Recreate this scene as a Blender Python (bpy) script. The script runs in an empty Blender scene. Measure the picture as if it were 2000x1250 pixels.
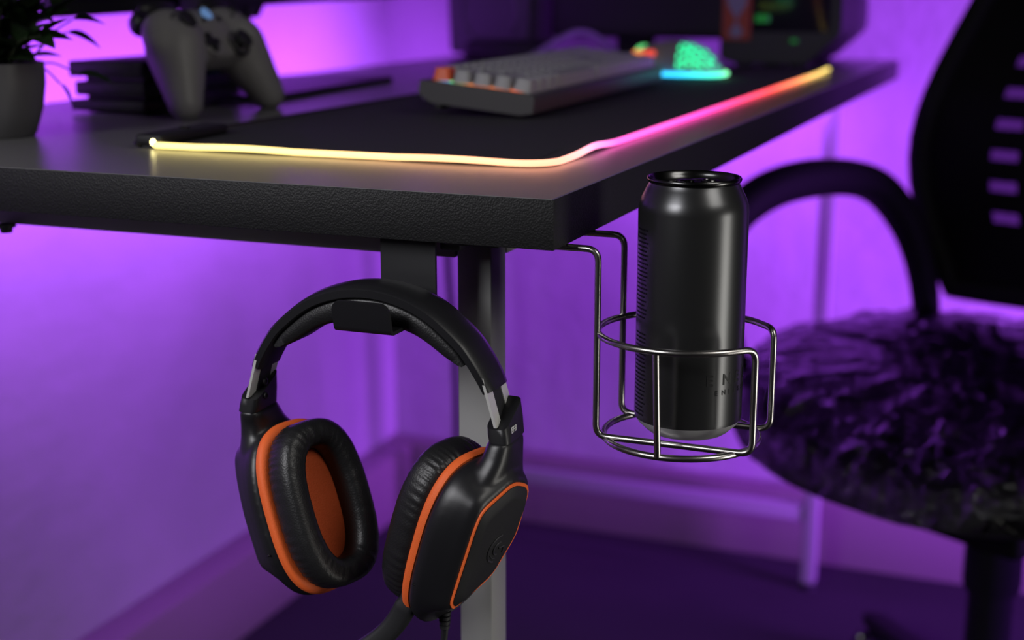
import bpy, bmesh, math, random
from math import sin, cos, pi, radians
from mathutils import Vector, Matrix, noise
random.seed(7)
D = bpy.data
COL = bpy.context.scene.collection
SC = bpy.context.scene

# ------------------------------------------------------------------ camera
cd = D.cameras.new('camera'); cam = D.objects.new('camera', cd); COL.objects.link(cam); SC.camera = cam
cd.sensor_width = 36; cd.lens = 49.72; cd.clip_start = .05; cd.clip_end = 50
cam.location = (.26432, -.72787, .98685)
cam.rotation_euler = (radians(90 - 13.4356), 0, radians(21.665))
cd.dof.use_dof = True; cd.dof.focus_distance = .815; cd.dof.aperture_fstop = 5.0
# ------------------------------------------------------------------ light
SC.view_settings.view_transform = 'Standard'
try: SC.view_settings.look = 'None'
except Exception: pass
SC.view_settings.exposure = 0; SC.view_settings.gamma = 1; SC.view_settings.use_curve_mapping = False
w = D.worlds.new('world'); SC.world = w; w.use_nodes = True
w.node_tree.nodes['Background'].inputs[0].default_value = (.5, .45, .6, 1)
w.node_tree.nodes['Background'].inputs[1].default_value = .008

def area(name, loc, direction, sx, sy, power, color, spread=180):
    l = D.lights.new(name, 'AREA'); l.shape = 'RECTANGLE'; l.size = sx; l.size_y = sy; l.energy = power; l.color = color
    l.spread = radians(spread)
    o = D.objects.new(name, l); COL.objects.link(o); o.location = loc
    o.rotation_euler = Vector(direction).to_track_quat('-Z', 'Y').to_euler()
    return o
PURPLE = (.40, .070, 1.0)
area('key_low', (1.45, -.03, .44), (-1, .04, .20), .42, .95, 3.0, (1, .97, .90), 120)
area('key_high', (1.1, -.35, 1.75), (-.85, .38, -.85), .6, .6, 1.5, (1, .97, .92), 90)
area('front_fill', (-.62, -1.15, 1.45), (.45, 1.1, -.72), .6, .5, 1.35, (.97, .96, 1), 55)
area('strip_behind_desk', (-.712, .75, .850), (-1, 0, .05), 1.5, .02, 9.0, PURPLE)
area('strip_below_desk', (-.684, .75, .838), (-1, 0, -.55), 1.5, .02, 4.4, PURPLE)
area('strip_far_end', (-.34, 1.462, .815), (0, .85, -.50), .46, .03, 2.2, PURPLE)
area('back_wall_fill', (1.45, 1.00, .60), (-.90, .42, .02), .5, .9, 24, PURPLE, 70)  # added purple fill out of view on the right, brightens the back wall

# ------------------------------------------------------------------ materials
def mat(name, col=(.5, .5, .5), rough=.5, metal=0, emit=None, es=0, bump=None, coat=0, spec=.5, mix=None):
    m = D.materials.new(name); m.use_nodes = True; nt = m.node_tree; b = nt.nodes['Principled BSDF']
    b.inputs['Base Color'].default_value = (*col, 1); b.inputs['Roughness'].default_value = rough
    b.inputs['Metallic'].default_value = metal; b.inputs['Specular IOR Level'].default_value = spec
    if coat: b.inputs['Coat Weight'].default_value = coat; b.inputs['Coat Roughness'].default_value = .1
    if emit: b.inputs['Emission Color'].default_value = (*emit, 1); b.inputs['Emission Strength'].default_value = es
    tc = nt.nodes.new('ShaderNodeTexCoord')
    if bump:
        kind, scale, strength, dist = bump
        if kind == 'voronoi':
            t = nt.nodes.new('ShaderNodeTexVoronoi'); t.inputs['Scale'].default_value = scale; out = t.outputs['Distance']
        else:
            t = nt.nodes.new('ShaderNodeTexNoise'); t.inputs['Scale'].default_value = scale
            t.inputs['Detail'].default_value = 4; out = t.outputs['Fac']
        nt.links.new(tc.outputs['Object'], t.inputs['Vector'])
        bp = nt.nodes.new('ShaderNodeBump'); bp.inputs['Strength'].default_value = strength; bp.inputs['Distance'].default_value = dist
        nt.links.new(out, bp.inputs['Height']); nt.links.new(bp.outputs[0], b.inputs['Normal'])
    if mix:
        c2, scale, lo, hi = mix
        n = nt.nodes.new('ShaderNodeTexNoise'); n.inputs['Scale'].default_value = scale; n.inputs['Detail'].default_value = 5
        nt.links.new(tc.outputs['Object'], n.inputs['Vector'])
        r = nt.nodes.new('ShaderNodeValToRGB'); r.color_ramp.elements[0].position = lo; r.color_ramp.elements[1].position = hi
        r.color_ramp.elements[0].color = (*col, 1); r.color_ramp.elements[1].color = (*c2, 1)
        nt.links.new(n.outputs['Fac'], r.inputs[0]); nt.links.new(r.outputs[0], b.inputs['Base Color'])
    return m
M = dict(
    wall=mat('wall_paint', (.43, .41, .43), .85, bump=('noise', 14, .25, .02), mix=((.37, .355, .375), 3, .35, .7)),
    base=mat('baseboard_paint', (.27, .21, .225), .5),
    floor=mat('dark_carpet', (.022, .016, .024), .9, bump=('noise', 300, .6, .004), mix=((.018, .014, .02), 6, .4, .65)),
    lam=mat('desk_laminate', (.17, .168, .17), .29, spec=.7, bump=('noise', 900, .18, .0006)),
    leather=mat('edge_leather', (.010, .010, .011), .55, spec=.3, bump=('voronoi', 850, .4, .0006)),
    steel_paint=mat('grey_powder_coat', (.31, .31, .305), .45, bump=('noise', 1200, .15, .0003)),
    black=mat('black_plastic', (.012, .012, .014), .38, bump=('noise', 1500, .06, .0003)),
    matte=mat('matte_black', (.010, .010, .012), .62),
    gloss=mat('glossy_black', (.008, .008, .01), .12),
    hook=mat('black_coated_steel', (.012, .012, .014), .42),
    foam=mat('black_leatherette', (.014, .014, .015), .42, bump=('voronoi', 900, .25, .0004)),
    orange=mat('orange_fabric', (1.0, .165, .03), .6, bump=('voronoi', 1400, .3, .0003)),
    orange2=mat('orange_mesh_liner', (.72, .105, .02), .75, bump=('voronoi', 1100, .7, .0006)),
    metal=mat('brushed_steel', (.75, .75, .72), .38, .35),
    wire=mat('dark_steel_wire', (.48, .46, .44), .27, 1),
    can=mat('black_can_coat', (.085, .086, .088), .30, .85, bump=('noise', 60, .03, .001)),
    canlid=mat('black_lid_metal', (.09, .09, .09), .22, 1),
    alu=mat('bare_aluminium', (.55, .55, .55), .4, .4),
    ink=mat('black_print', (.003, .003, .004), .55),
    white_print=mat('white_print', (.65, .65, .65), .5),
    logo=mat('raised_logo_plastic', (.05, .05, .055), .3),
    mat_cloth=mat('mouse_mat_cloth', (.016, .016, .018), .8, bump=('noise', 1800, .5, .0005)),
    thread=mat('grey_thread', (.10, .06, .05), .8),
    pbt=mat('grey_keycap', (.30, .30, .315), .5),
    keycase=mat('grey_keyboard_case', (.045, .043, .048), .45),
    key_o=mat('orange_keycap', (.75, .10, .02), .45),
    white=mat('warm_white_plastic', (.20, .195, .195), .5),
    pot=mat('grey_white_ceramic', (.11, .107, .113), .38),
    soil=mat('potting_soil', (.02, .015, .01), .95, bump=('noise', 200, 1, .01)),
    leaf=mat('dark_leaf', (.020, .045, .014), .45, mix=((.055, .05, .02), 60, .5, .75)),
    stem=mat('leaf_stem', (.03, .04, .015), .6),
    cable=mat('grey_braided_cable', (.22, .19, .26), .6, bump=('noise', 800, .5, .0006)),
    blackcable=mat('black_cable', (.01, .01, .012), .5),
    panel=mat('monitor_plastic', (.008, .008, .010), .55),
    backpanel=mat('grey_monitor_back', (.06, .055, .065), .5),
    chair=mat('chair_plastic', (.006, .006, .007), .7, spec=.15),
    vinyl=mat('chair_vinyl', (.007, .006, .008), .5, spec=.3, bump=('noise', 30, .4, .01)),
    glow_blue=mat('blue_button_glow', (.1, .2, .4), .4, emit=(.25, .5, 1), es=.3),
    led_purple=mat('purple_led_strip', (.3, .1, .6), .4, emit=(.55, .15, 1), es=3),
    green_glow=mat('green_glow', (.02, .3, .15), .4, emit=(.03, .95, .38), es=1.7),
    wheel_glow=mat('wheel_glow', (.1, .4, .2), .4, emit=(.16, .95, .25), es=1.0),
    dim_green=mat('dim_green_led', (.0, .1, .02), .4, emit=(.01, .35, .03), es=.25),
    sticker_o=mat('orange_sticker', (.22, .04, .008), .6),
    sticker_w=mat('pale_sticker', (.14, .15, .17), .5),
)
def film_material():
    m = D.materials.new('clear_plastic_film'); m.use_nodes = True; nt = m.node_tree; nt.nodes.clear()
    out = nt.nodes.new('ShaderNodeOutputMaterial'); mx = nt.nodes.new('ShaderNodeMixShader')
    tr = nt.nodes.new('ShaderNodeBsdfTransparent'); gl = nt.nodes.new('ShaderNodeBsdfGlossy'); gl.inputs['Roughness'].default_value = .12
    tr.inputs[0].default_value = (.9, .9, .9, 1)
    fr = nt.nodes.new('ShaderNodeFresnel'); fr.inputs[0].default_value = 1.40
    tc = nt.nodes.new('ShaderNodeTexCoord'); mp = nt.nodes.new('ShaderNodeMapping'); mp.inputs['Scale'].default_value = (1, 1, 1)
    n = nt.nodes.new('ShaderNodeTexNoise'); n.inputs['Scale'].default_value = 26; n.inputs['Detail'].default_value = 3; n.inputs['Distortion'].default_value = 1.5
    bp = nt.nodes.new('ShaderNodeBump'); bp.inputs['Strength'].default_value = .9; bp.inputs['Distance'].default_value = .02
    L = nt.links.new
    L(tc.outputs['Object'], mp.inputs[0]); L(mp.outputs[0], n.inputs['Vector']); L(n.outputs['Fac'], bp.inputs['Height'])
    L(bp.outputs[0], gl.inputs['Normal']); L(bp.outputs[0], fr.inputs['Normal'])
    L(fr.outputs[0], mx.inputs[0]); L(tr.outputs[0], mx.inputs[1]); L(gl.outputs[0], mx.inputs[2]); L(mx.outputs[0], out.inputs[0])
    return m
M['film'] = film_material()
def sheer_material():
    m = D.materials.new('sheer_dark_sheet'); m.use_nodes = True; nt = m.node_tree; nt.nodes.clear()
    out = nt.nodes.new('ShaderNodeOutputMaterial'); tr = nt.nodes.new('ShaderNodeBsdfTransparent'); tr.inputs[0].default_value = (.14, .14, .14, 1)
    df = nt.nodes.new('ShaderNodeBsdfDiffuse'); df.inputs[0].default_value = (.01, .01, .01, 1); mx = nt.nodes.new('ShaderNodeAddShader')
    nt.links.new(tr.outputs[0], mx.inputs[0]); nt.links.new(df.outputs[0], mx.inputs[1]); nt.links.new(mx.outputs[0], out.inputs[0]); return m
M['sheer'] = sheer_material()
def ramp_emission(name, axis_nodes, stops, strength, weave=0):
    """emission whose hue runs along a coordinate built by axis_nodes(nt) -> socket 0..1"""
    m = D.materials.new(name); m.use_nodes = True; nt = m.node_tree; b = nt.nodes['Principled BSDF']
    b.inputs['Base Color'].default_value = (.25, .25, .25, 1); b.inputs['Roughness'].default_value = .5
    r = nt.nodes.new('ShaderNodeValToRGB'); e = r.color_ramp.elements
    e[0].position = stops[0][0]; e[0].color = (*stops[0][1], 1); e[1].position = stops[-1][0]; e[1].color = (*stops[-1][1], 1)
    for p, c in stops[1:-1]:
        k = e.new(p); k.color = (*c, 1)
    nt.links.new(axis_nodes(nt), r.inputs[0]); nt.links.new(r.outputs[0], b.inputs['Emission Color'])
    b.inputs['Emission Strength'].default_value = strength
    return m
def uv_axis(nt):
    u = nt.nodes.new('ShaderNodeUVMap'); u.uv_map = 'run'; s = nt.nodes.new('ShaderNodeSeparateXYZ')
    nt.links.new(u.outputs[0], s.inputs[0]); return s.outputs[0]

# ------------------------------------------------------------------ helpers
WM = {}   # world matrix of every parent, kept by hand
def thing(name, label, cat, loc=(0, 0, 0), rotz=0, group=None):
    o = D.objects.new(name, None); COL.objects.link(o); o.empty_display_size = .02
    o.location = loc; o.rotation_euler = (0, 0, rotz); o['label'] = label; o['category'] = cat
    if group: o['group'] = group
    WM[o.name] = Matrix.Translation(loc) @ Matrix.Rotation(rotz, 4, 'Z')
    return o
def obj(name, bm, m, parent=None, smooth=True, label=None, cat=None, sharp=35, mods=None):
    """bm is in WORLD coordinates; becomes one mesh object (child of parent if given)"""
    bmesh.ops.recalc_face_normals(bm, faces=bm.faces)
    if parent is not None:
        bm.transform(WM[parent.name].inverted())
    me = D.meshes.new(name); bm.to_mesh(me); bm.free()
    ms = m if isinstance(m, (list, tuple)) else [m]
    for k in ms: me.materials.append(M[k] if isinstance(k, str) else k)
    if smooth:
        me.polygons.foreach_set('use_smooth', [True] * len(me.polygons))
        me.set_sharp_from_angle(angle=radians(sharp))
    o = D.objects.new(name, me); COL.objects.link(o)
    if parent is not None:
        o.parent = parent; WM[o.name] = WM[parent.name].copy()
    else:
        WM[o.name] = Matrix.Identity(4)
    if label: o['label'] = label
    if cat: o['category'] = cat
    return o
def struct(name, bm, m):
    o = obj(name, bm, m); o['kind'] = 'structure'; return o
def recenter(o):
    """move a top-level mesh's origin to its base centre"""
    vs = [v.co for v in o.data.vertices]
    c = Vector(((min(v.x for v in vs) + max(v.x for v in vs)) / 2, (min(v.y for v in vs) + max(v.y for v in vs)) / 2, min(v.z for v in vs)))
    o.data.transform(Matrix.Translation(-c)); o.location = c
    WM[o.name] = Matrix.Translation(c)
    return o
def B(): return bmesh.new()
def box(bm, lo, hi, bev=0, seg=2, mtx=None):
    lo = Vector(lo); hi = Vector(hi)
    t = bmesh.new(); bmesh.ops.create_cube(t, size=1)
    t.transform(Matrix.Translation((lo + hi) / 2) @ Matrix.Diagonal((*(hi - lo), 1)))
    if bev: bmesh.ops.bevel(t, geom=t.edges[:], offset=bev, segments=seg, affect='EDGES', profile=.5)
    if mtx: t.transform(mtx)
    merge(bm, t); return bm
def merge(bm, t):
    me = D.meshes.new('tmp'); t.to_mesh(me); t.free(); bm.from_mesh(me); D.meshes.remove(me)
def smoothpath(pts, n=8, closed=False):
    P = [Vector(p) for p in pts]; out = []; N = len(P)
    rng = range(N if closed else N - 1)
    for i in rng:
        p0 = P[i - 1] if (closed or i > 0) else P[0]; p1 = P[i]; p2 = P[(i + 1) % N]
        p3 = P[(i + 2) % N] if (closed or i + 2 < N) else P[-1]
        for k in range(n):
            t = k / n
            out.append(.5 * ((2 * p1) + (-p0 + p2) * t + (2 * p0 - 5 * p1 + 4 * p2 - p3) * t * t + (-p0 + 3 * p1 - 3 * p2 + p3) * t ** 3))
    if not closed: out.append(P[-1])
    return out
def fillet(pts, r, n=6):
    P = [Vector(p) for p in pts]; out = [P[0]]
    for i in range(1, len(P) - 1):
        a, b, c = P[i - 1], P[i], P[i + 1]; d1 = (a - b).normalized(); d2 = (c - b).normalized()
        ang = d1.angle(d2)
        if ang > 3.0: out.append(b); continue
        t = min(r / math.tan(ang / 2), (a - b).length * .49, (c - b).length * .49)
        s = b + d1 * t; e = b + d2 * t
        for k in range(n + 1):
            q = k / n; out.append((1 - q) ** 2 * s + 2 * q * (1 - q) * b + q * q * e)
    out.append(P[-1]); return out
def tube(bm, pts, r, seg=10, closed=False, radii=None, cap=True, run=None):
    P = [Vector(p) for p in pts]; N = len(P)
    uvl = bm.loops.layers.uv.get('run') or (bm.loops.layers.uv.new('run') if run else None)
    up = None; rings = []; L = [0]
    for i in range(1, N): L.append(L[-1] + (P[i] - P[i - 1]).length)
    for i in range(N):
        if closed: tg = (P[(i + 1) % N] - P[i - 1]).normalized()
        else: tg = (P[min(i + 1, N - 1)] - P[max(i - 1, 0)]).normalized()
        if up is None:
            up = Vector((0, 0, 1)) if abs(tg.z) < .9 else Vector((1, 0, 0))
        x = up.cross(tg)
        if x.length < 1e-6: x = Vector((1, 0, 0)).cross(tg)
        x.normalize(); y = tg.cross(x).normalized(); up = y
        rr = radii[i] if radii else r
        rings.append([bm.verts.new(P[i] + x * cos(a) * rr + y * sin(a) * rr) for a in [2 * pi * k / seg for k in range(seg)]])
    for i in range(N if closed else N - 1):
        j = (i + 1) % N
        for k in range(seg):
            f = bm.faces.new((rings[i][k], rings[i][(k + 1) % seg], rings[j][(k + 1) % seg], rings[j][k]))
            if run:
                for lp, t in zip(f.loops, (L[i], L[i], L[j], L[j])): lp[uvl].uv = (t / L[-1], 0)
    if cap and not closed:
        bm.faces.new(rings[0][::-1]); bm.faces.new(rings[-1])
    return bm
def lathe(bm, prof, c=(0, 0, 0), seg=48, mtx=None):
    t = bmesh.new(); rings = []
    for r, z in prof:
        if r < 1e-6: rings.append([t.verts.new((0, 0, z))])
        else: rings.append([t.verts.new((r * cos(2 * pi * k / seg), r * sin(2 * pi * k / seg), z)) for k in range(seg)])
    for a, b in zip(rings, rings[1:]):
        for k in range(seg):
            k2 = (k + 1) % seg
            if len(a) == 1 and len(b) == 1: continue
            if len(a) == 1: t.faces.new((a[0], b[k2], b[k]))
            elif len(b) == 1: t.faces.new((a[k], a[k2], b[0]))
            else: t.faces.new((a[k], a[k2], b[k2], b[k]))
    t.transform(mtx or Matrix.Translation(c)); merge(bm, t); return bm
def loft(bm, secs, cap=True):
    """secs: list of equal-length closed loops of Vectors"""
    rings = [[bm.verts.new(p) for p in s] for s in secs]; n = len(rings[0])
    for a, b in zip(rings, rings[1:]):
        for k in range(n): bm.faces.new((a[k], a[(k + 1) % n], b[(k + 1) % n], b[k]))
    if cap:
        for r in (rings[0][::-1], rings[-1]):
            c = sum((v.co for v in r), Vector()) / n; cv = bm.verts.new(c)
            for k in range(n): bm.faces.new((r[k], r[(k + 1) % n], cv))
    return bm
def prism(bm, poly, z0, z1, mtx=None, bev=0):
    t = bmesh.new(); a = [t.verts.new((x, y, z0)) for x, y in poly]; b = [t.verts.new((x, y, z1)) for x, y in poly]; n = len(poly)
    t.faces.new(a[::-1]); t.faces.new(b)
    for k in range(n): t.faces.new((a[k], a[(k + 1) % n], b[(k + 1) % n], b[k]))
    if bev: bmesh.ops.bevel(t, geom=t.edges[:], offset=bev, segments=2, affect='EDGES')
    if mtx: t.transform(mtx)
    merge(bm, t); return bm
def sup(a, b, e, n=96):
    out = []
    for k in range(n):
        t = 2 * pi * k / n; c, s = cos(t), sin(t)
        out.append((a * math.copysign(abs(c) ** (2 / e), c), b * math.copysign(abs(s) ** (2 / e), s)))
    return out
def ball(bm, c, r, seg=16):
    r = (r, r, r) if not isinstance(r, (tuple, list)) else r
    t = bmesh.new(); bmesh.ops.create_uvsphere(t, u_segments=seg, v_segments=seg // 2 + 2, radius=1)
    t.transform(Matrix.Translation(c) @ Matrix.Diagonal((*r, 1))); merge(bm, t); return bm
def capsule(bm, a, b, ra, rb, flat=None, n=10):
    a = Vector(a); b = Vector(b)
    for i in range(n + 1):
        t = i / n; r = ra + (rb - ra) * t; p = a.lerp(b, t)
        ball(bm, p, (r, r, r * flat) if flat else r, 14)
    return bm
def remeshed(bm, voxel, smooth=6):
    me = D.meshes.new('tmp'); bm.to_mesh(me); bm.free(); o = D.objects.new('tmp', me); COL.objects.link(o)
    r = o.modifiers.new('r', 'REMESH'); r.mode = 'VOXEL'; r.voxel_size = voxel
    s = o.modifiers.new('s', 'SMOOTH'); s.iterations = smooth; s.factor = .6
    dg = bpy.context.evaluated_depsgraph_get(); dg.update()
    ev = D.meshes.new_from_object(o.evaluated_get(dg)); out = bmesh.new(); out.from_mesh(ev)
    D.objects.remove(o); D.meshes.remove(me); D.meshes.remove(ev); return out
def text_bm(s, size, extrude=.0001, spacing=1.0, bold=0):
    cu = D.curves.new('t', 'FONT'); cu.body = s; cu.size = size; cu.extrude = extrude; cu.space_character = spacing; cu.offset = bold
    o = D.objects.new('t', cu); COL.objects.link(o)
    dg = bpy.context.evaluated_depsgraph_get(); dg.update()
    me = D.meshes.new_from_object(o.evaluated_get(dg)); bm = bmesh.new(); bm.from_mesh(me)
    D.objects.remove(o); D.curves.remove(cu); D.meshes.remove(me)
    return bm

DZ = .87          # desk top height
DB = .8413        # underside
# ------------------------------------------------------------------ the setting
def slab(name, lo, hi, m): return struct(name, box(B(), lo, hi), m)
slab('floor', (-1.02, -2.6, -.05), (2.6, 1.75, 0), 'floor')
slab('wall_left', (-1.02, -2.6, 0), (-.922, 1.75, 2.5), 'wall')
slab('wall_back', (-.922, 1.645, 0), (2.6, 1.75, 2.5), 'wall')
def baseboard(name, lo, hi):
    bm = B(); box(bm, lo, hi, .003, 2)
    return struct(name, bm, 'base')
baseboard('baseboard_left', (-.922, -2.6, 0), (-.865, 1.595, .128))
baseboard('baseboard_back', (-.922, 1.605, 0), (2.6, 1.645, .128))

# ------------------------------------------------------------------ desk
desk = thing('desk', 'long desk with grey top, black leather-textured edges and grey square legs', 'desk', (-.33, .78, 0))
XL, XR, Y0, Y1 = -.69, 0, 0, 1.558
bm = B(); box(bm, (XL + .0012, Y0 + .0012, DB), (XR - .0012, Y1 - .0012, DZ), .0008, 1)
obj('tabletop', bm, 'lam', desk)
for lo, hi in (((XL, Y0, DB), (XR, Y0 + .0012, DZ - .0002)), ((XR - .0012, Y0 + .0012, DB), (XR, Y1 - .0012, DZ - .0002)),
               ((XL, Y1 - .0012, DB), (XR, Y1, DZ - .0002)), ((XL, Y0 + .0012, DB), (XL + .0012, Y1 - .0012, DZ - .0002))):
    bm = B(); box(bm, lo, hi, .0005, 2); obj('edge_band', bm, 'leather', desk, label='black leather-textured edge band')
for x, y in ((-.074, .0725), (-.668, .0725), (-.0875, 1.5), (-.668, 1.5)):
    bm = B(); box(bm, (x - .0115, y - .0125, .012), (x + .0115, y + .0125, DB), .0015, 2)
    lg = obj('leg', bm, 'steel_paint', desk)
    bm = B(); lathe(bm, [(0, 0), (.014, 0), (.014, .006), (.008, .008), (.008, .013), (0, .013)], (x, y, 0), 20); obj('levelling_foot', bm, 'matte', lg)
for lo, hi in (((-.656, .06, .8205), (-.0865, .085, DB)), ((-.656, 1.488, .8205), (-.1, 1.512, DB)),
               ((-.085, .086, .8205), (-.062, 1.487, DB)), ((-.679, .086, .8205), (-.656, 1.487, DB))):
    bm = B(); box(bm, lo, hi, .0012, 2); obj('frame_beam', bm, 'steel_paint', desk)
bm = B(); box(bm, (-.656, 1.49, .120), (-.1, 1.51, .146), .0012, 2); obj('lower_crossbar', bm, 'steel_paint', desk)
bm = B(); lathe(bm, [(0, -.006), (.004, -.006), (.0045, -.003), (.007, -.002), (.007, 0), (0, 0)], (-.43, .055, .8213), 16); obj('bolt', bm, 'matte', desk)

bm = B(); box(bm, (XL - .006, .05, .846), (XL - .0005, 1.5, .856), .001, 1)
recenter(obj('led_strip', bm, 'led_purple', None, label='purple LED strip stuck along the back edge of the desk', cat='light strip'))

# ------------------------------------------------------------------ desk mat with lit edge
mt = thing('desk_mat', 'long black cloth mouse mat with a glowing rainbow edge', 'mouse mat', (-.2, .67, DZ))
mx0, mx1, my0, my1 = -.376, -.049, .1235, 1.215
def lift(x, y):
    """the near right corner and the right edge wave off the desk a little"""
    d = math.hypot(x - (-.05), y - .215)
    z = .0024 * math.exp(-(d / .030) ** 2)
    z += .0018 * math.exp(-((math.hypot(x + .05, y - 1.19)) / .05) ** 2)
    z += .0008 * sin(x * 40) * math.exp(-((y - .131) / .03) ** 2) * (1 if x < -.08 else 0)
    return max(0, z)
def matpath(inset, rad, n=10):
    x0, x1, y0, y1 = mx0 + inset, mx1 - inset, my0 + inset, my1 - inset
    rad -= inset; P = []
    def arc(cx, cy, a0):
        for k in range(n + 1):
            a = a0 + (pi / 2) * k / n; P.append((cx + rad * cos(a), cy + rad * sin(a)))
    arc(x0 + rad, y1 - rad, pi / 2)
    for k in range(1, 60): P.append((x0, y1 - rad + (y0 - y1 + 2 * rad) * k / 60))
    arc(x0 + rad, y0 + rad, pi)
    for k in range(1, 50): P.append((x0 + rad + (x1 - x0 - 2 * rad) * k / 50, y0))
    arc(x1 - rad, y0 + rad, 1.5 * pi)
    for k in range(1, 120): P.append((x1, y0 + rad + (y1 - y0 - 2 * rad) * k / 120))
    arc(x1 - rad, y1 - rad, 0)
    for k in range(1, 30): P.append((x1 - rad + (x0 - x1 + 2 * rad) * k / 30, y1))
    return P
bm = B(); nx, ny = 60, 150
gv = {}
R_ = .022
def inside(x, y):
    cx = min(max(x, mx0 + R_), mx1 - R_); cy = min(max(y, my0 + R_), my1 - R_); return math.hypot(x - cx, y - cy) <= R_
P0 = matpath(.001, R_)
top = [[bm.verts.new((x, y, DZ + .0026 + lift(x, y))) for x, y in matpath(i_, R_)] for i_ in (.001, .006, .012, .018)]
bot = [bm.verts.new((x, y, DZ + .0002 + lift(x, y) * .9)) for x, y in P0]
n = len(P0)
for a, b in zip([bot] + top, top):
    for k in range(n): bm.faces.new((a[k], a[(k + 1) % n], b[(k + 1) % n], b[k]))
bm.faces.new(top[-1]); bm.faces.new(bot[::-1])
obj('cloth', bm, 'mat_cloth', mt, label='black cloth surface')
# glowing edge: starts at the control box (near left corner), runs along the near edge and up the right edge
full = matpath(-.0012, R_)
st = next(i for i, (x, y) in enumerate(full) if y < my0 + .0005 and x > -.350)
en = max(i for i, (x, y) in enumerate(full) if x > mx1 - .002 and y < 1.20)
run = [Vector((x, y, DZ + .0030 + lift(x, y))) for x, y in full[st:en + 1]]
run = [run[0] + Vector((-.004, .004, .001))] + run
M['edge_glow'] = ramp_emission('rainbow_edge_glow', uv_axis, [
    (0, (1.0, .80, .22)), (.07, (1.0, .74, .22)), (.15, (1.0, .50, .20)), (.22, (1.0, .36, .20)), (.262, (1.0, .36, .36)), (.285, (1.0, .22, .55)),
    (.32, (1.0, .09, .50)), (.50, (1.0, .05, .42)), (.62, (1.0, .05, .16)), (.72, (1.0, .07, .05)), (.82, (1.0, .22, .04)), (.90, (.85, .48, .06)), (1, (.78, .62, .08))], 2.3)
bm = B(); tube(bm, run, .0023, 12, run=True); e = obj('glowing_edge', bm, 'edge_glow', mt, label='translucent edge tube glowing yellow, pink, red and orange')
# start knot, brighter
bm = B(); ball(bm, run[0] + Vector((.001, -.001, .001)), (.0035, .003, .0035)); obj('tube_end', bm, mat('bright_tube_end', (.3, .3, .2), .5, emit=(1, .86, .35), es=9), mt, label='bright yellow-white tube end')
back = full[en + 1:] + full[:st - 3]
bm = B(); tube(bm, [Vector((x, y, DZ + .0026)) for x, y in back], .0017, 8); obj('unlit_edge', bm, 'matte', mt)
# stitches: short threads across the inner border
bm = B(); acc = 0; last = None
ins = matpath(.0035, R_)
for x, y in ins[60:60 + 10 + 50 + 12 + 40]:
    if last:
        d = math.hypot(x - last[0], y - last[1]); k = max(1, int(d / .0022))
        for q in range(k):
            px = last[0] + (x - last[0]) * q / k; py = last[1] + (y - last[1]) * q / k
            t = Vector((x - last[0], y - last[1], 0)).normalized() * .0006
            z = DZ + .0028 + lift(px, py)
            tube(bm, [Vector((px, py, z)) - t, Vector((px, py, z + .0002)), Vector((px, py, z)) + t], .0003, 4)
    last = (x, y)
s = obj('stitching', bm, 'thread', mt, smooth=False); s['kind'] = 'stuff'
# control box on the left corner
bm = B(); mtx = Matrix.Translation((-.355, .141, DZ + .0028)) @ Matrix.Rotation(radians(2), 4, 'Z')
box(bm, (-.0125, -.018, 0), (.010, .075, .0075), .0025, 3, mtx)
cb = obj('control_box', bm, 'matte', mt, label='black control box clipped on the left edge')
bm = B(); lathe(bm, [(.004, 0), (.004, .0012), (.003, .0016), (0, .0016)], mtx=mtx @ Matrix.Translation((-.001, .03, .0075)), seg=16); obj('button', bm, 'gloss', cb)

# ------------------------------------------------------------------ keyboard
KZ = DZ + .0030
kb = thing('keyboard', 'grey mechanical keyboard with one orange escape key and rainbow backlight', 'keyboard', (-.167, .406, KZ), radians(2))
KM = WM[kb.name]
tilt = radians(6.0)
# local: x runs to -x (front to back) , y along length
KT = KM @ Matrix.Rotation(tilt, 4, 'Y') @ Matrix.Translation((0, 0, .0015))
KW, KL = .108, .455
bm = B()
sec = [(0, .003), (.0, .016), (-.0015, .0185), (-.006, .0185), (-KW + .006, .0185), (-KW + .0015, .0185), (-KW, .016), (-KW, .007), (-KW + .012, 0), (-.012, 0)]
t = B(); secs = []
for y, k in ((0, .985), (.0015, 1), (KL - .0015, 1), (KL, .985)):
    secs.append([Vector(((x + KW / 2) * k - KW / 2, y, (z - .009) * k + .009)) for x, z in sec])
loft(t, secs); t.transform(KT); merge(bm, t)
obj('case', bm, 'keycase', kb, sharp=30)
bm = B(); box(bm, (-KW + .012, .012, .0184), (-.012, KL - .012, .0190), 0, 1, KT)
def rgbaxis(nt):
    tc = nt.nodes.new('ShaderNodeTexCoord'); nz = nt.nodes.new('ShaderNodeTexNoise'); nz.inputs['Scale'].default_value = 22
    hs = nt.nodes.new('ShaderNodeMath'); hs.operation = 'MULTIPLY'; hs.inputs[1].default_value = 1.0
    nt.links.new(tc.outputs['Object'], nz.inputs['Vector']); nt.links.new(nz.outputs['Fac'], hs.inputs[0]); return hs.outputs[0]
M['backlight'] = ramp_emission('key_backlight', rgbaxis, [(.30, (1, .05, .03)), (.42, (.9, .25, .03)), (.50, (.05, .8, .2)), (.58, (.1, .2, 1)), (.70, (.8, .05, .5))], 1.3)
obj('backlit_plate', bm, 'backlight', kb, label='backlit plate shining between the keys')
for y in (.03, KL - .05):
    bm = B(); box(bm, (-KW + .004, y, -.0085), (-KW + .012, y + .022, .0055), .001, 1, KT); obj('foot', bm, 'matte', kb)
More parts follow.
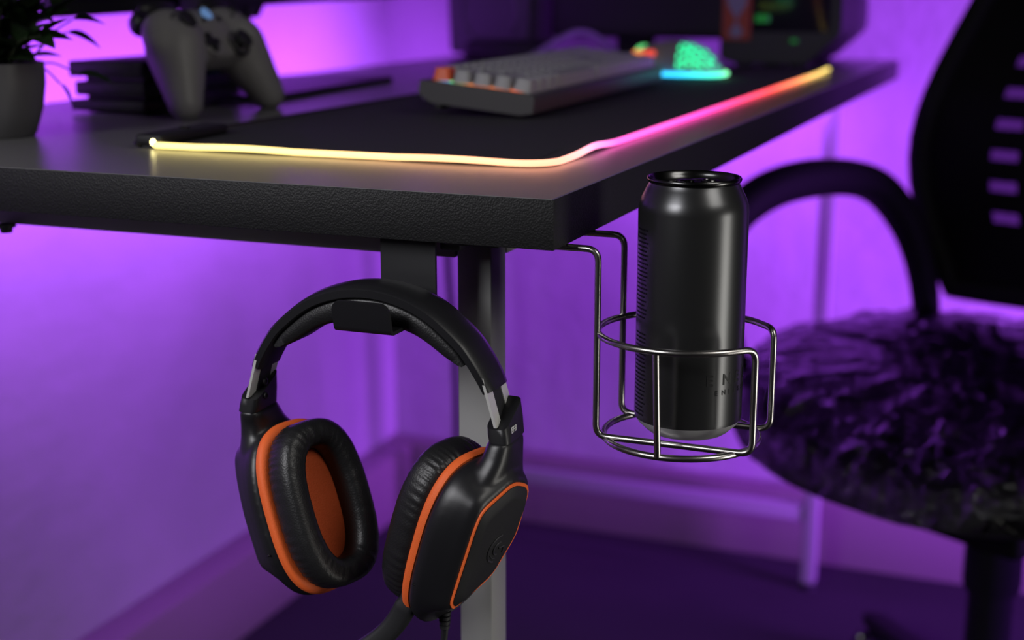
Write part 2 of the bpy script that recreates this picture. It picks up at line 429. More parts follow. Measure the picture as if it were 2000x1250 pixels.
def keycap_mesh(wd, dp):
    t = B(); secs = []
    for k, z in ((1, 0), (.98, .001), (.78, .0100), (.74, .0110)):
        ix = dp / 2 - (1 - k) * .0088; iy = wd / 2 - (1 - k) * .0088
        pts = sup(ix, iy, 7, 24); secs.append([Vector((x, y, z)) for x, y in pts])
    rings = [[t.verts.new(p) for p in s_] for s_ in secs]; nn = 24
    for a, b in zip(rings, rings[1:]):
        for k in range(nn): t.faces.new((a[k], a[(k + 1) % nn], b[(k + 1) % nn], b[k]))
    inner = [t.verts.new((v.co.x * .6, v.co.y * .6, .0103)) for v in rings[-1]]
    for k in range(nn): t.faces.new((rings[-1][k], rings[-1][(k + 1) % nn], inner[(k + 1) % nn], inner[k]))
    c = t.verts.new((0, 0, .0099))
    for k in range(nn): t.faces.new((inner[k], inner[(k + 1) % nn], c))
    bmesh.ops.recalc_face_normals(t, faces=t.faces)
    me = D.meshes.new('keycap'); t.to_mesh(me); t.free(); me.polygons.foreach_set('use_smooth', [True] * len(me.polygons)); me.set_sharp_from_angle(angle=radians(40))
    return me
PI_ = .0186; U = .0190
rows = [[1] * 15 + [1] * 5, [1.5] + [1] * 12 + [1.5] + [1] * 5, [1.75] + [1] * 11 + [2.25] + [1] * 5, [2.25] + [1] * 10 + [1.75] + [1] * 6, [1.25, 1.25, 1.25, 6.25, 1.25, 1.25, 1.25, 1.25] + [1] * 6]
cache = {}
usable = KL - .018
for ri, row in enumerate(rows):
    tot = sum(row); u = usable / tot; y = .009
    x = -KW + .0075 + PI_ / 2 + ri * PI_ * 1.003
    for ki, wdt in enumerate(row):
        wm = wdt * u; key = (round(wm, 5), (ri, ki) == (0, 0))
        if key not in cache:
            me = keycap_mesh(wm - .0012, PI_ - .0012); me.materials.append(M['key_o'] if key[1] else M['pbt']); cache[key] = me
        o = D.objects.new('keycap', cache[key]); COL.objects.link(o); o.parent = kb
        o.matrix_local = KM.inverted() @ KT @ Matrix.Translation((x, y + wm / 2, .0191)) @ Matrix.Rotation(radians((2 - ri) * -2.2), 4, 'Y')
        if key[1]: o['label'] = 'orange escape keycap'
        y += wm
bm = B()
pts = smoothpath([(-.275, .47, DZ + .018), (-.31, .50, DZ + .012), (-.35, .60, DZ + .006), (-.40, .80, DZ + .006), (-.41, 1.02, DZ + .02), (-.385, 1.15, DZ + .05), (-.36, 1.22, DZ + .028), (-.36, 1.27, DZ + .004)], 10)
pts = [p if True else p for p in pts]
tube(bm, pts, .0042, 10)
recenter(obj('keyboard_cable', bm, 'cable', None, label='grey-violet braided cable arching up behind the keyboard', cat='cable'))

# ------------------------------------------------------------------ mouse
ms = thing('gaming_mouse', 'white honeycomb gaming mouse glowing green with a cyan base light', 'mouse', (-.205, .99, KZ), radians(-4))
MM = WM[ms.name] @ Matrix.Rotation(pi / 2, 4, 'Z')   # local y -> -x world (nose), x -> +y
def mouse_surface(scale=1.0, holes=False):
    t = B(); nu, nv = 72, 40; g = []
    for i in range(nu + 1):
        u_ = -1 + 2 * i / nu; row = []
        yy = u_ * .064
        wd = .031 * (1 - .16 * math.exp(-((u_ - .15) / .35) ** 2)) * max(.02, (1 - abs(u_) ** 3.2)) ** .42
        ht = (.045 - .012 * max(0, u_) ** 1.5 - .004 * max(0, -u_)) * max(.02, (1 - abs(u_) ** 3.0)) ** .55
        for j in range(nv + 1):
            a = pi * j / nv
            row.append(t.verts.new((wd * scale * math.copysign(abs(cos(a)) ** .75, cos(a)), yy * scale, .004 + (ht - .004) * scale * sin(a) ** .8)))
        g.append(row)
    for i in range(nu):
        for j in range(nv):
            c = (g[i][j].co + g[i + 1][j + 1].co) / 2
            if holes and (c.y < -.014 and c.z > .012):
                s_ = .0088; arc = (c.x if abs(c.x) < .02 else c.x) ; a2 = c.z
                px = math.atan2(c.x, c.z) * .034; py = c.y
                r_ = round(py / (s_ * .866)); off = (r_ % 2) * s_ / 2; cx = round((px - off) / s_) * s_ + off
                if math.hypot(px - cx, py - r_ * s_ * .866) < s_ * .36: continue
            t.faces.new((g[i][j], g[i + 1][j], g[i + 1][j + 1], g[i][j + 1]))
    return t
bm = mouse_surface(1, True); bmesh.ops.transform(bm, matrix=MM, verts=bm.verts); shell = obj('shell', bm, 'white', ms, label='pale honeycomb shell', sharp=60)
bm = mouse_surface(.93); bmesh.ops.transform(bm, matrix=MM @ Matrix.Translation((0, -.0005, 0)), verts=bm.verts)
# inner body: only its rear half glows
t2 = bm
for f in t2.faces:
    c = MM.inverted() @ f.calc_center_median()
    f.material_index = 1 if (c.y < -.010) else 0
obj('light_core', t2, ['matte', 'green_glow'], ms, label='green-lit core seen through the holes')
bm = B(); loft(bm, [[MM @ Vector((x, y, z)) for x, y in sup(.031 * k, .063 * k, 2.6, 64)] for z, k in ((.0006, .93), (.0008, .98), (.0045, .98), (.0048, .9))]); obj('base', bm, 'matte', ms)
spw = lambda v: math.copysign(abs(v) ** .66, v)
arc = [MM @ Vector((.0335 * spw(sin(a)), -.0665 * spw(cos(a)), .0052)) for a in [radians(-125 + 250 * k / 50) for k in range(51)]]
M['mouse_base_glow'] = ramp_emission('mouse_base_glow', uv_axis, [(0, (.02, .35, .9)), (.25, (.02, .55, .9)), (.42, (.05, .9, .55)), (.62, (.35, .9, .2)), (1, (.6, .8, .08))], 2.6)
bm = B(); tube(bm, arc, .0026, 10, run=True); obj('base_light', bm, 'mouse_base_glow', ms, label='cyan to green light band')
bm = B(); lathe(bm, [(0, -.004), (.0095, -.004), (.011, -.003), (.011, .003), (.0095, .004), (0, .004)], mtx=MM @ Matrix.Translation((0, .038, .0275)) @ Matrix.Rotation(pi / 2, 4, 'Y'), seg=28)
obj('scroll_wheel', bm, 'wheel_glow', ms, label='green-lit scroll wheel')
for i, (y, c) in enumerate(((.021, (.95, .07, .03)), (.0355, (.95, .25, .05)))):
    bm = B(); box(bm, (-.0285 , y - .007, .026), (-.0230, y + .007, .033), .0018, 2, MM)
    obj('side_button', bm, mat('side_light_%s' % ('red' if i == 0 else 'orange'), (.3, .1, .05), .4, emit=c, es=1.0), ms, label='lit %s side button' % ('red' if i == 0 else 'orange'))

# ------------------------------------------------------------------ console stack, controller
cs = thing('game_console', 'flat black game console with three stacked layers behind the controller', 'game console', (-.545, .41, DZ))
for i, (dx, z0, z1) in enumerate(((.0, .003, .0125), (.004, .0165, .0290), (.0, .0335, .0475))):
    bm = B(); box(bm, (-.592 + dx, .335 + dx * .6, DZ + z0), (-.512, .475, DZ + z1), .0015, 2)
    obj('layer', bm, 'black', cs)
for lo, hi in (((-.582, .346, DZ + .0005), (-.518, .466, DZ + .034)),):
    bm = B(); box(bm, lo, hi, .001, 1); obj('core', bm, 'gloss', cs)

ct = thing('game_controller', 'pale white game controller propped upright against the black console', 'game controller', (-.45, .378, DZ))
cl = Vector((.06, .998, 0)).normalized(); cu_ = Vector((-.60, .03, .80)); cu_ = (cu_ - cl * cu_.dot(cl)).normalized(); cn = cl.cross(cu_).normalized()
CO = Vector((-.4655, .388, .9215))
CM = Matrix(((cl.x, cu_.x, cn.x, CO.x), (cl.y, cu_.y, cn.y, CO.y), (cl.z, cu_.z, cn.z, CO.z), (0, 0, 0, 1)))
bm = B()
for sx in (-1, 1):
    ball(bm, (sx * .040, .021, -.004), (.036, .032, .021), 24)
    capsule(bm, (sx * .045, .014, -.006), (sx * .063, -.036, -.016), .0275, .0155, n=14)
ball(bm, (0, .022, -.003), (.050, .026, .018), 24)
ball(bm, (0, .036, -.008), (.056, .018, .016), 24)
box(bm, (-.04, -.006, -.018), (.04, .04, .012), .006, 2)
bm = remeshed(bm, .0022, 8); bm.transform(CM); body = obj('body', bm, 'white', ct, sharp=80, label='pale white shell')
def cpart(name, prof, x, y, z, m, parent=ct, label=None, seg=24, rx=0):
    b = B(); lathe(b, prof, mtx=CM @ Matrix.Translation((x, y, z)) @ Matrix.Rotation(rx, 4, 'X'), seg=seg); return obj(name, b, m, parent, label=label)
for x, y in ((-.043, .027), (.020, .004)):
    cpart('stick_ring', [(.0125, -.003), (.0125, .0012), (.0110, .0016), (.0105, 0)], x, y, .0125, 'matte')
    cpart('thumbstick', [(.0055, -.002), (.005, .005), (.0085, .0075), (.009, .0095), (.0075, .0105), (.004, .0095), (0, .0095)], x, y, .0125, 'matte', label='black thumbstick')
bm = B(); box(bm, (-.0095, -.003, 0), (.0095, .003, .004), .0008, 1, CM @ Matrix.Translation((-.020, .006, .0125))); box(bm, (-.003, -.0095, 0), (.003, .0095, .004), .0008, 1, CM @ Matrix.Translation((-.020, .006, .0125)))
obj('direction_pad', bm, 'matte', ct, label='black direction pad')
cpart('pad_dish', [(0, .0), (.0125, 0), (.0125, .0015), (.0118, .0018), (0, .0006)], -.020, .006, .0115, 'white')
for x, y in ((.043, .040), (.043, .022), (.052, .031), (.034, .031)):
    cpart('face_button', [(0, 0), (.0042, 0), (.0042, .0025), (.0034, .0036), (0, .0038)], x, y, .0115, 'matte', seg=16)
cpart('home_button', [(0, 0), (.0065, 0), (.0065, .001), (.005, .0016), (0, .0016)], 0, .037, .0125, 'glow_blue', label='pale blue lit home button')
for x in (-.011, .011): cpart('menu_button', [(0, 0), (.0025, 0), (.0025, .0015), (0, .002)], x, .030, .0140, 'matte', seg=12)
for sx in (-1, 1):
    bm = B(); ball(bm, (sx * .041, .054, -.002), (.026, .0075, .009), 20); bm.transform(CM); obj('bumper', bm, 'black', ct)
    bm = B(); ball(bm, (sx * .045, .052, -.020), (.014, .012, .013), 16); bm.transform(CM); obj('trigger', bm, 'black', ct)

# ------------------------------------------------------------------ near monitor
mo = thing('monitor', 'black monitor with only its lower edge in frame, behind the controller', 'monitor', (-.60, .60, DZ))
a0 = Vector((-.655, .405, 0)); a1 = Vector((-.600, 1.03, 0)); dr = (a1 - a0).normalized(); ln = (a1 - a0).length
MMn = Matrix(((dr.x, -dr.y, 0, a0.x), (dr.y, dr.x, 0, a0.y), (0, 0, 1, .9535), (0, 0, 0, 1)))
MMn = MMn @ Matrix.Rotation(radians(-1.2), 4, 'Y')
bm = B(); box(bm, (0, 0, 0), (ln, .022, .33), .003, 2, MMn); pn = obj('housing', bm, 'panel', mo)
bm = B(); box(bm, (.008, -.0008, .014), (ln - .008, 0, .322), .0003, 1, MMn); obj('screen', bm, 'gloss', mo)
bm = B(); prism(bm, [(.235, .002), (.335, .002), (.322, -.013), (.25, -.013)], 0, .02, MMn @ Matrix.Rotation(pi / 2, 4, 'X') @ Matrix.Translation((0, 0, -.022)), .001); obj('chin', bm, 'panel', mo, label='chin under the lower edge')
bm = B(); box(bm, (-.615, .545, DZ + .006), (-.585, .612, 1.10), .004, 2, None); obj('stand_neck', bm, 'matte', mo)
bm = B(); prism(bm, [(-.640, .50), (-.483, .50), (-.505, .82), (-.60, .84), (-.640, .80)], DZ, DZ + .0065, None, .001); obj('stand_base', bm, 'black', mo, label='thin flat base plate')
bm = B(); tube(bm, smoothpath([(-.625, .70, .96), (-.63, .70, .92), (-.64, .71, .885), (-.655, .72, .874)], 8), .0025, 8)
recenter(obj('monitor_cable', bm, 'blackcable', None, label='thin black cable hanging below the near monitor', cat='cable'))

# ------------------------------------------------------------------ far monitor, tower
fm = thing('monitor', 'wide dark monitor at the far end of the desk beyond the keyboard', 'monitor', (-.45, 1.45, DZ))
bm = B(); box(bm, (-.52, 1.415, .903), (-.228, 1.440, 1.25), .004, 2); obj('housing', bm, 'panel', fm)
bm = B(); box(bm, (-.512, 1.4142, .912), (-.236, 1.415, 1.242), .0003, 1); obj('screen', bm, 'panel', fm)
bm = B(); box(bm, (-.42, 1.44, DZ + .006), (-.36, 1.455, 1.08), .003, 2); obj('stand_neck', bm, 'matte', fm)
bm = B(); box(bm, (-.47, 1.38, DZ), (-.31, 1.50, DZ + .006), .002, 2); obj('stand_base', bm, 'black', fm)
sp = thing('speaker', 'dark violet-lit speaker box beside the far monitor', 'speaker', (-.60, 1.46, DZ))
SM = Matrix.Translation((-.605, 1.44, 0))
bm = B(); prism(bm, [(-.078, .006), (.060, .006), (.068, .30), (-.088, .30)], -.055, .055, SM @ Matrix.Translation((0, 0, DZ)) @ Matrix.Rotation(pi / 2, 4, 'X'), .004); obj('cabinet', bm, 'backpanel', sp)
for z, r in ((.07, .045), (.17, .03)):
    bm = B(); lathe(bm, [(0, -.010), (r * .35, -.010), (r * .85, -.003), (r, 0), (r * 1.08, .0015), (r * 1.15, 0)], mtx=SM @ Matrix.Translation((-.008, -.0555, DZ + z)) @ Matrix.Rotation(pi / 2, 4, 'X'), seg=32); obj('cone', bm, 'backpanel', sp)
for x in (-.05, .04):
    bm = B(); box(bm, (x - .01, -.045, DZ), (x + .01, .045, DZ + .0065), .001, 1, SM); obj('foot', bm, 'matte', sp)
bm = B(); box(bm, (-.60, 1.25, DZ), (-.49, 1.32, DZ + .032), .008, 3)
recenter(obj('power_adapter', bm, 'matte', None, label='black power adapter lying in front of the speaker', cat='adapter'))

tw = thing('computer_tower', 'black computer tower with an orange and white sticker at the desk end', 'computer', (-.13, 1.36, DZ))
tx0, tx1, ty0, ty1 = -.212, -.045, 1.262, 1.52
bm = B(); prism(bm, [(tx0, .012), (tx0 + .02, .006), (tx1 - .045, .006), (tx1, .048), (tx1, .40), (tx0, .40)], 0, ty1 - ty0, Matrix.Translation((0, ty1, DZ)) @ Matrix.Rotation(pi / 2, 4, 'X'), .003); obj('case', bm, 'panel', tw)
bm = B(); box(bm, (tx0 + .012, ty0 - .003, DZ + .05), (tx1 - .014, ty0 + .001, DZ + .385), .002, 2); fp = obj('front_panel', bm, 'gloss', tw)
for x in (tx0 + .03, tx1 - .06):
    for y in (ty0 + .03, ty1 - .03):
        bm = B(); lathe(bm, [(0, 0), (.012, 0), (.014, .009), (0, .009)], (x, y, DZ), 20); obj('foot', bm, 'matte', tw)
bm = B(); box(bm, (tx0 + .004, ty0 - .0046, DZ + .038), (tx0 + .044, ty0 - .0031, DZ + .115), .0004, 1); stk = obj('sticker', bm, 'sticker_o', tw, smooth=False, label='orange sticker with a pale heart-like shape')
STM = Matrix.Translation((tx0 + .024, ty0 - .0047, DZ + .088)) @ Matrix.Rotation(pi / 2, 4, 'X')
bm = B(); prism(bm, [(0, -.022), (.013, -.002), (.015, .012), (.010, .020), (.004, .017), (0, .012), (-.004, .017), (-.010, .020), (-.015, .012), (-.013, -.002)], 0, .0003, STM); obj('pale_shape', bm, 'sticker_w', stk, smooth=False)
bm = B(); prism(bm, [(-.006, -.046), (.006, -.046), (.010, -.038), (.004, -.030), (0, -.022), (-.004, -.030), (-.010, -.038)], 0, .0003, STM); obj('pale_shape', bm, 'sticker_w', stk, smooth=False)
for x, z, k in ((.060, .068, .010), (.105, .038, .005)):
    bm = B(); box(bm, (tx0 + x - k, ty0 - .0042, DZ + z - k * .5), (tx0 + x + k, ty0 - .003, DZ + z + k * .5), .0004, 1); obj('indicator_light', bm, 'dim_green', tw, label='dim green light')

# ------------------------------------------------------------------ potted plant
pl = thing('potted_plant', 'leafy dark green plant in grey-white pot beside the game console', 'plant', (-.520, .152, DZ))
PC = Vector((-.520, .152, DZ))
bm = B(); lathe(bm, [(0, 0), (.030, 0), (.032, .002), (.0385, .022), (.0412, .04), (.0415, .0565), (.0400, .0570), (.0390, .0560), (.0385, .04), (.033, .01), (0, .008)], PC, 56); obj('pot', bm, 'pot', pl)
bm = B(); lathe(bm, [(0, .052), (.02, .053), (.0388, .050)], PC, 32); obj('soil', bm, 'soil', pl)
def leaf_mesh(L, W):
    t = B(); n_ = 8; rows_ = []
    for i in range(n_ + 1):
        s_ = i / n_; wd = W * sin(pi * s_ ** .8) ** .9 if 0 < s_ < 1 else .0002; z = -.22 * L * s_ * s_
        rows_.append([t.verts.new((-wd, s_ * L, z + wd * .35)), t.verts.new((0, s_ * L, z)), t.verts.new((wd, s_ * L, z + wd * .35))])
    for a, b in zip(rows_, rows_[1:]):
        for k in range(2): t.faces.new((a[k], a[k + 1], b[k + 1], b[k]))
    r = bmesh.ops.solidify(t, geom=t.faces[:], thickness=.0003)
    bmesh.ops.recalc_face_normals(t, faces=t.faces)
    me = D.meshes.new('leaf'); t.to_mesh(me); t.free(); me.materials.append(M['leaf']); me.polygons.foreach_set('use_smooth', [True] * len(me.polygons)); return me
LM = [leaf_mesh(.031, .0072), leaf_mesh(.025, .0066), leaf_mesh(.028, .0080)]
rl = random.Random(3)
def put_leaf(p, d, roll=0, k=1.0):
    d = Vector(d).normalized(); z = Vector((0, 0, 1)); x = d.cross(z)
    if x.length < .05: x = Vector((1, 0, 0))
    x.normalize(); zz = x.cross(d).normalized(); m = Matrix(((x.x, d.x, zz.x, p.x), (x.y, d.y, zz.y, p.y), (x.z, d.z, zz.z, p.z), (0, 0, 0, 1)))
    o = D.objects.new('leaf', rl.choice(LM)); COL.objects.link(o); o.parent = pl
    o.matrix_local = WM[pl.name].inverted() @ m @ Matrix.Rotation(roll, 4, 'Y') @ Matrix.Scale(k, 4)
for i in range(32):
    a = 2 * pi * i / 32 + rl.uniform(-.2, .2); r0 = rl.uniform(.004, .028); sp_ = rl.uniform(.010, .048) if i % 3 else rl.uniform(.0, .02); h = rl.uniform(.045, .095)
    if i % 5 == 0: sp_ = .050; h = rl.uniform(.02, .05)
    b0 = PC + Vector((r0 * cos(a), r0 * sin(a), .052)); tp = PC + Vector(((r0 + sp_) * cos(a), (r0 + sp_) * sin(a), .052 + h))
    mid = (b0 + tp) / 2 + Vector((-cos(a) * .006, -sin(a) * .006, .008)); path = smoothpath([b0, mid, tp], 4)
    bm = B(); tube(bm, path, .0008, 5, radii=[.0010 - .00006 * j for j in range(len(path))]); obj('stem', bm, 'stem', pl)
    for j in range(1, len(path)):
        for q in range(1 if j < len(path) - 1 else 2):
            aa = a + rl.uniform(-1.6, 1.6); put_leaf(path[j], (cos(aa), sin(aa), rl.uniform(.0, 1.1)), rl.uniform(-.6, .6), rl.uniform(.8, 1.15))
# three low sprigs drooping to the right
for end, dd in (((.030, .045, .0385), (.35, .5, -.9)), ((.042, .052, .046), (.75, .6, -.12)), ((.044, .048, .088), (.8, .7, .05)), ((.036, .05, .078), (.7, .6, -.25))):
    b0 = PC + Vector((.02, .02, .052)); tp = PC + Vector(end); path = smoothpath([b0, (b0 + tp) / 2 + Vector((0, 0, .006)), tp], 6)
    bm = B(); tube(bm, path, .0007, 5); obj('stem', bm, 'stem', pl); put_leaf(tp, dd, .3, 1.0)

# ------------------------------------------------------------------ headphone hook
hk = thing('headphone_hook', 'black metal hook under the desk edge carrying the headset', 'hook', (-.099, .02, .797))
hx0, hx1 = -.1165, -.0805
bm = B()
prof = fillet([(0, .060, DB - .0012), (0, .0205, DB - .0012), (0, .0185, DB - .004), (0, .0185, .7955), (0, -.041, .7955), (0, -.0435, .8075)], .0035, 6)
def strip(bm, prof, x0, x1, th, cut=0):
    P = prof; N = len(P); loops = []
    for i in range(N):
        tg = (P[min(i + 1, N - 1)] - P[max(0, i - 1)]).normalized(); nrm = Vector((0, -tg.z, tg.y)) * th / 2
        loops.append((P[i], nrm))
    for i, (p, nrm) in enumerate(loops):
        pass
    rings = [[bm.verts.new((x0, (p + nr).y, (p + nr).z)), bm.verts.new((x1, (p + nr).y, (p + nr).z)), bm.verts.new((x1, (p - nr).y, (p - nr).z)), bm.verts.new((x0, (p - nr).y, (p - nr).z))] for p, nr in loops]
    for a, b in zip(rings, rings[1:]):
        for k in range(4): bm.faces.new((a[k], a[(k + 1) % 4], b[(k + 1) % 4], b[k]))
    bm.faces.new(rings[0][::-1]); bm.faces.new(rings[-1]); return rings
rg = strip(bm, prof + [prof[-1] + (prof[-1] - prof[-2]).normalized() * .006 * sin(q * pi / 10) for q in (1, 2, 3, 4, 5)], hx0, hx1, .0022)
for q in range(1, 6):
    ins_ = .006 * (1 - cos(q * pi / 10))
    r_ = rg[-6 + q]
    for v in (r_[0], r_[3]): v.co.x += ins_
    for v in (r_[1], r_[2]): v.co.x -= ins_
obj('bracket', bm, 'hook', hk, sharp=30)
bm = B(); box(bm, (-.080, .022, .8325), (-.0665, .052, DB - .0002), .0015, 2); box(bm, (-.0665, .030, .835), (-.060, .044, DB - .0002), .001, 1); obj('clamp_block', bm, 'matte', hk)
bm = B(); lathe(bm, [(0, -.0015), (.003, -.0012), (.0038, 0), (0, 0)], (-.099, .045, DB - .0022), 16); obj('screw', bm, 'metal', hk)

# ------------------------------------------------------------------ headset
hs = thing('headset', 'black gaming headset with orange-lined ear cups hanging from the hook', 'headset', (-.104, -.015, .62))
BX, BYC, BW = -.104, -.0150, .0300
arcp = [(-.077, .7640), (-.0735, .7715), (-.067, .7820), (-.059, .7918), (-.043, .8049), (-.029, .8121), (-.0143, .8163), (0, .8176), (.0143, .8163), (.029, .8121), (.043, .8049), (.059, .7918), (.067, .7820), (.0735, .7715), (.077, .7640)]
arc3 = smoothpath([(x, 0, z) for x, z in arcp], 6)
def band(bm, path, th_f, y0, y1, inset=0, crown=.0015, taper=None):
    N = len(path); secs = []
    for i, p in enumerate(path):
        tg = (path[min(i + 1, N - 1)] - path[max(0, i - 1)]).normalized(); nr = Vector((tg.z, 0, -tg.x))  # points inward/down
        if nr.z > 0 and abs(tg.x) > .3: nr = -nr
        t = i / (N - 1); th = th_f(t); k = taper(t) if taper else 1
        yc = (y0 + y1) / 2; hw = (y1 - y0) / 2 * k; pts = []
        # outer crowned face and inner face
        for s_ in (-1, -.93, -.6, 0, .6, .93, 1):
            cr = crown * (1 - s_ * s_) if abs(s_) < 1 else -.0008
            pts.append(p - nr * cr + nr * inset + Vector((BX, yc + hw * s_, 0)))
        for s_ in (1, .8, 0, -.8, -1):
            pts.append(p + nr * (inset + th * (1 if abs(s_) < 1 else .8)) + Vector((BX, yc + hw * s_ * .985, 0)))
        secs.append(pts)
    loft(bm, secs)
bm = B(); band(bm, arc3, lambda t: .0055 + .001 * sin(pi * t), BYC - BW / 2, BYC + BW / 2, crown=.002, taper=lambda t: 1 - .12 * abs(2 * t - 1) ** 6)
obj('headband', bm, 'black', hs, sharp=40)
mid = arc3[12:-12]
bm = B(); band(bm, mid, lambda t: .0025 + .0105 * sin(pi * t) ** .5, BYC - BW / 2 + .002, BYC + BW / 2 - .002, inset=.0066, crown=0)
obj('headband_padding', bm, 'foam', hs, sharp=60)

def cup_frame(psi, tau, side):
    a = Vector((cos(psi), -sin(psi), 0)); z = Vector((0, 0, 1))
    if side < 0: n_ = a * cos(tau) + z * sin(tau); u_ = -a * sin(tau) + z * cos(tau)
    else: n_ = -a * cos(tau) + z * sin(tau); u_ = a * sin(tau) + z * cos(tau)
    return n_, u_, u_.cross(n_)
def frame_m(c, s_, u_, n_):
    return Matrix(((s_.x, u_.x, n_.x, c.x), (s_.y, u_.y, n_.y, c.y), (s_.z, u_.z, n_.z, c.z), (0, 0, 0, 1)))
PLATE = [(-20, 38), (-16.5, 44.5), (-2.4, 50.5), (21.4, 39), (23.5, 27.5), (25.5, -22), (22, -27), (-7, -15), (-20, 9)]
def round_poly(poly, r, n=5):
    P = [Vector((x, y, 0)) for x, y in poly]; out = []; N = len(P)
    for i in range(N):
        a, b, c = P[i - 1], P[i], P[(i + 1) % N]; d1 = (a - b).normalized(); d2 = (c - b).normalized(); t = min(r, (a - b).length * .45, (c - b).length * .45)
        for k in range(n + 1):
            q = k / n; s_ = b + d1 * t; e_ = b + d2 * t; out.append((1 - q) ** 2 * s_ + 2 * q * (1 - q) * b + q * q * e_)
    return [(p.x, p.y) for p in out]
def radial(poly, c, n=96):
    out = []; N = len(poly)
    for k in range(n):
        a = 2 * pi * k / n; dx, dy = cos(a), sin(a); best = 0
        for i in range(N):
            x1, y1 = poly[i][0] - c[0], poly[i][1] - c[1]; x2, y2 = poly[(i + 1) % N][0] - c[0], poly[(i + 1) % N][1] - c[1]
            ex, ey = x2 - x1, y2 - y1; den = dx * ey - dy * ex
            if abs(den) < 1e-12: continue
            t = (x1 * ey - y1 * ex) / den; s_ = (x1 * dy - y1 * dx) / den
            if t > 0 and -1e-6 <= s_ <= 1 + 1e-6: best = max(best, t)
        out.append((c[0] + dx * best, c[1] + dy * best))
    return out
def grow(pts, c, d):
    out = []
    for x, y in pts:
        v = Vector((x - c[0], y - c[1])); v = v * ((v.length + d) / v.length); out.append((c[0] + v.x, c[1] + v.y))
    return out
plate_m = [(x / 1000, y / 1000) for x, y in PLATE]
CC = (.0, .006)
TIP = {-1: (-.1810, .7680), 1: (-.0270, .7680)}
def rect(c, hx, hy, ax=Vector((1, 0, 0)), ay=Vector((0, 1, 0)), e=5, n=40):
    return [Vector(c) + ax * x + ay * y for x, y in sup(hx, hy, e, n)]
def yoke_loft(bm, side, F):
    """neck flowing from the hinge block into the shell"""
    botx = TIP[side][0] + side * .0045
    sU = Vector((F[0][0], F[1][0], F[2][0])); uU = Vector((F[0][1], F[1][1], F[2][1])); nU = Vector((F[0][2], F[1][2], F[2][2])); C0 = Vector((F[0][3], F[1][3], F[2][3]))
    a_ = Vector((botx, -.015, .7352)); e_ = C0 + uU * .038 - nU * .0105; secs = []
    for t, hn, hy in ((0, .0072, .0146), (.06, .0078, .0152), (.3, .0084, .0162), (.5, .0092, .0185), (.75, .0108, .0232), (1.0, .0102, .0275), (1.25, .007, .026)):
        ctr = a_.lerp(e_, t) + (-nU) * .003 * sin(pi * min(t, 1)); k = min(1, t * 1.2)
        ax = (Vector((-side, 0, 0)) * (1 - k) + nU * k).normalized(); ay = (Vector((0, -1, 0)) * (1 - k) + sU * (1 if sU.y < 0 else -1) * k).normalized()
        secs.append(rect(ctr, hn, hy, ax, ay, 3.0))
    loft(bm, secs)
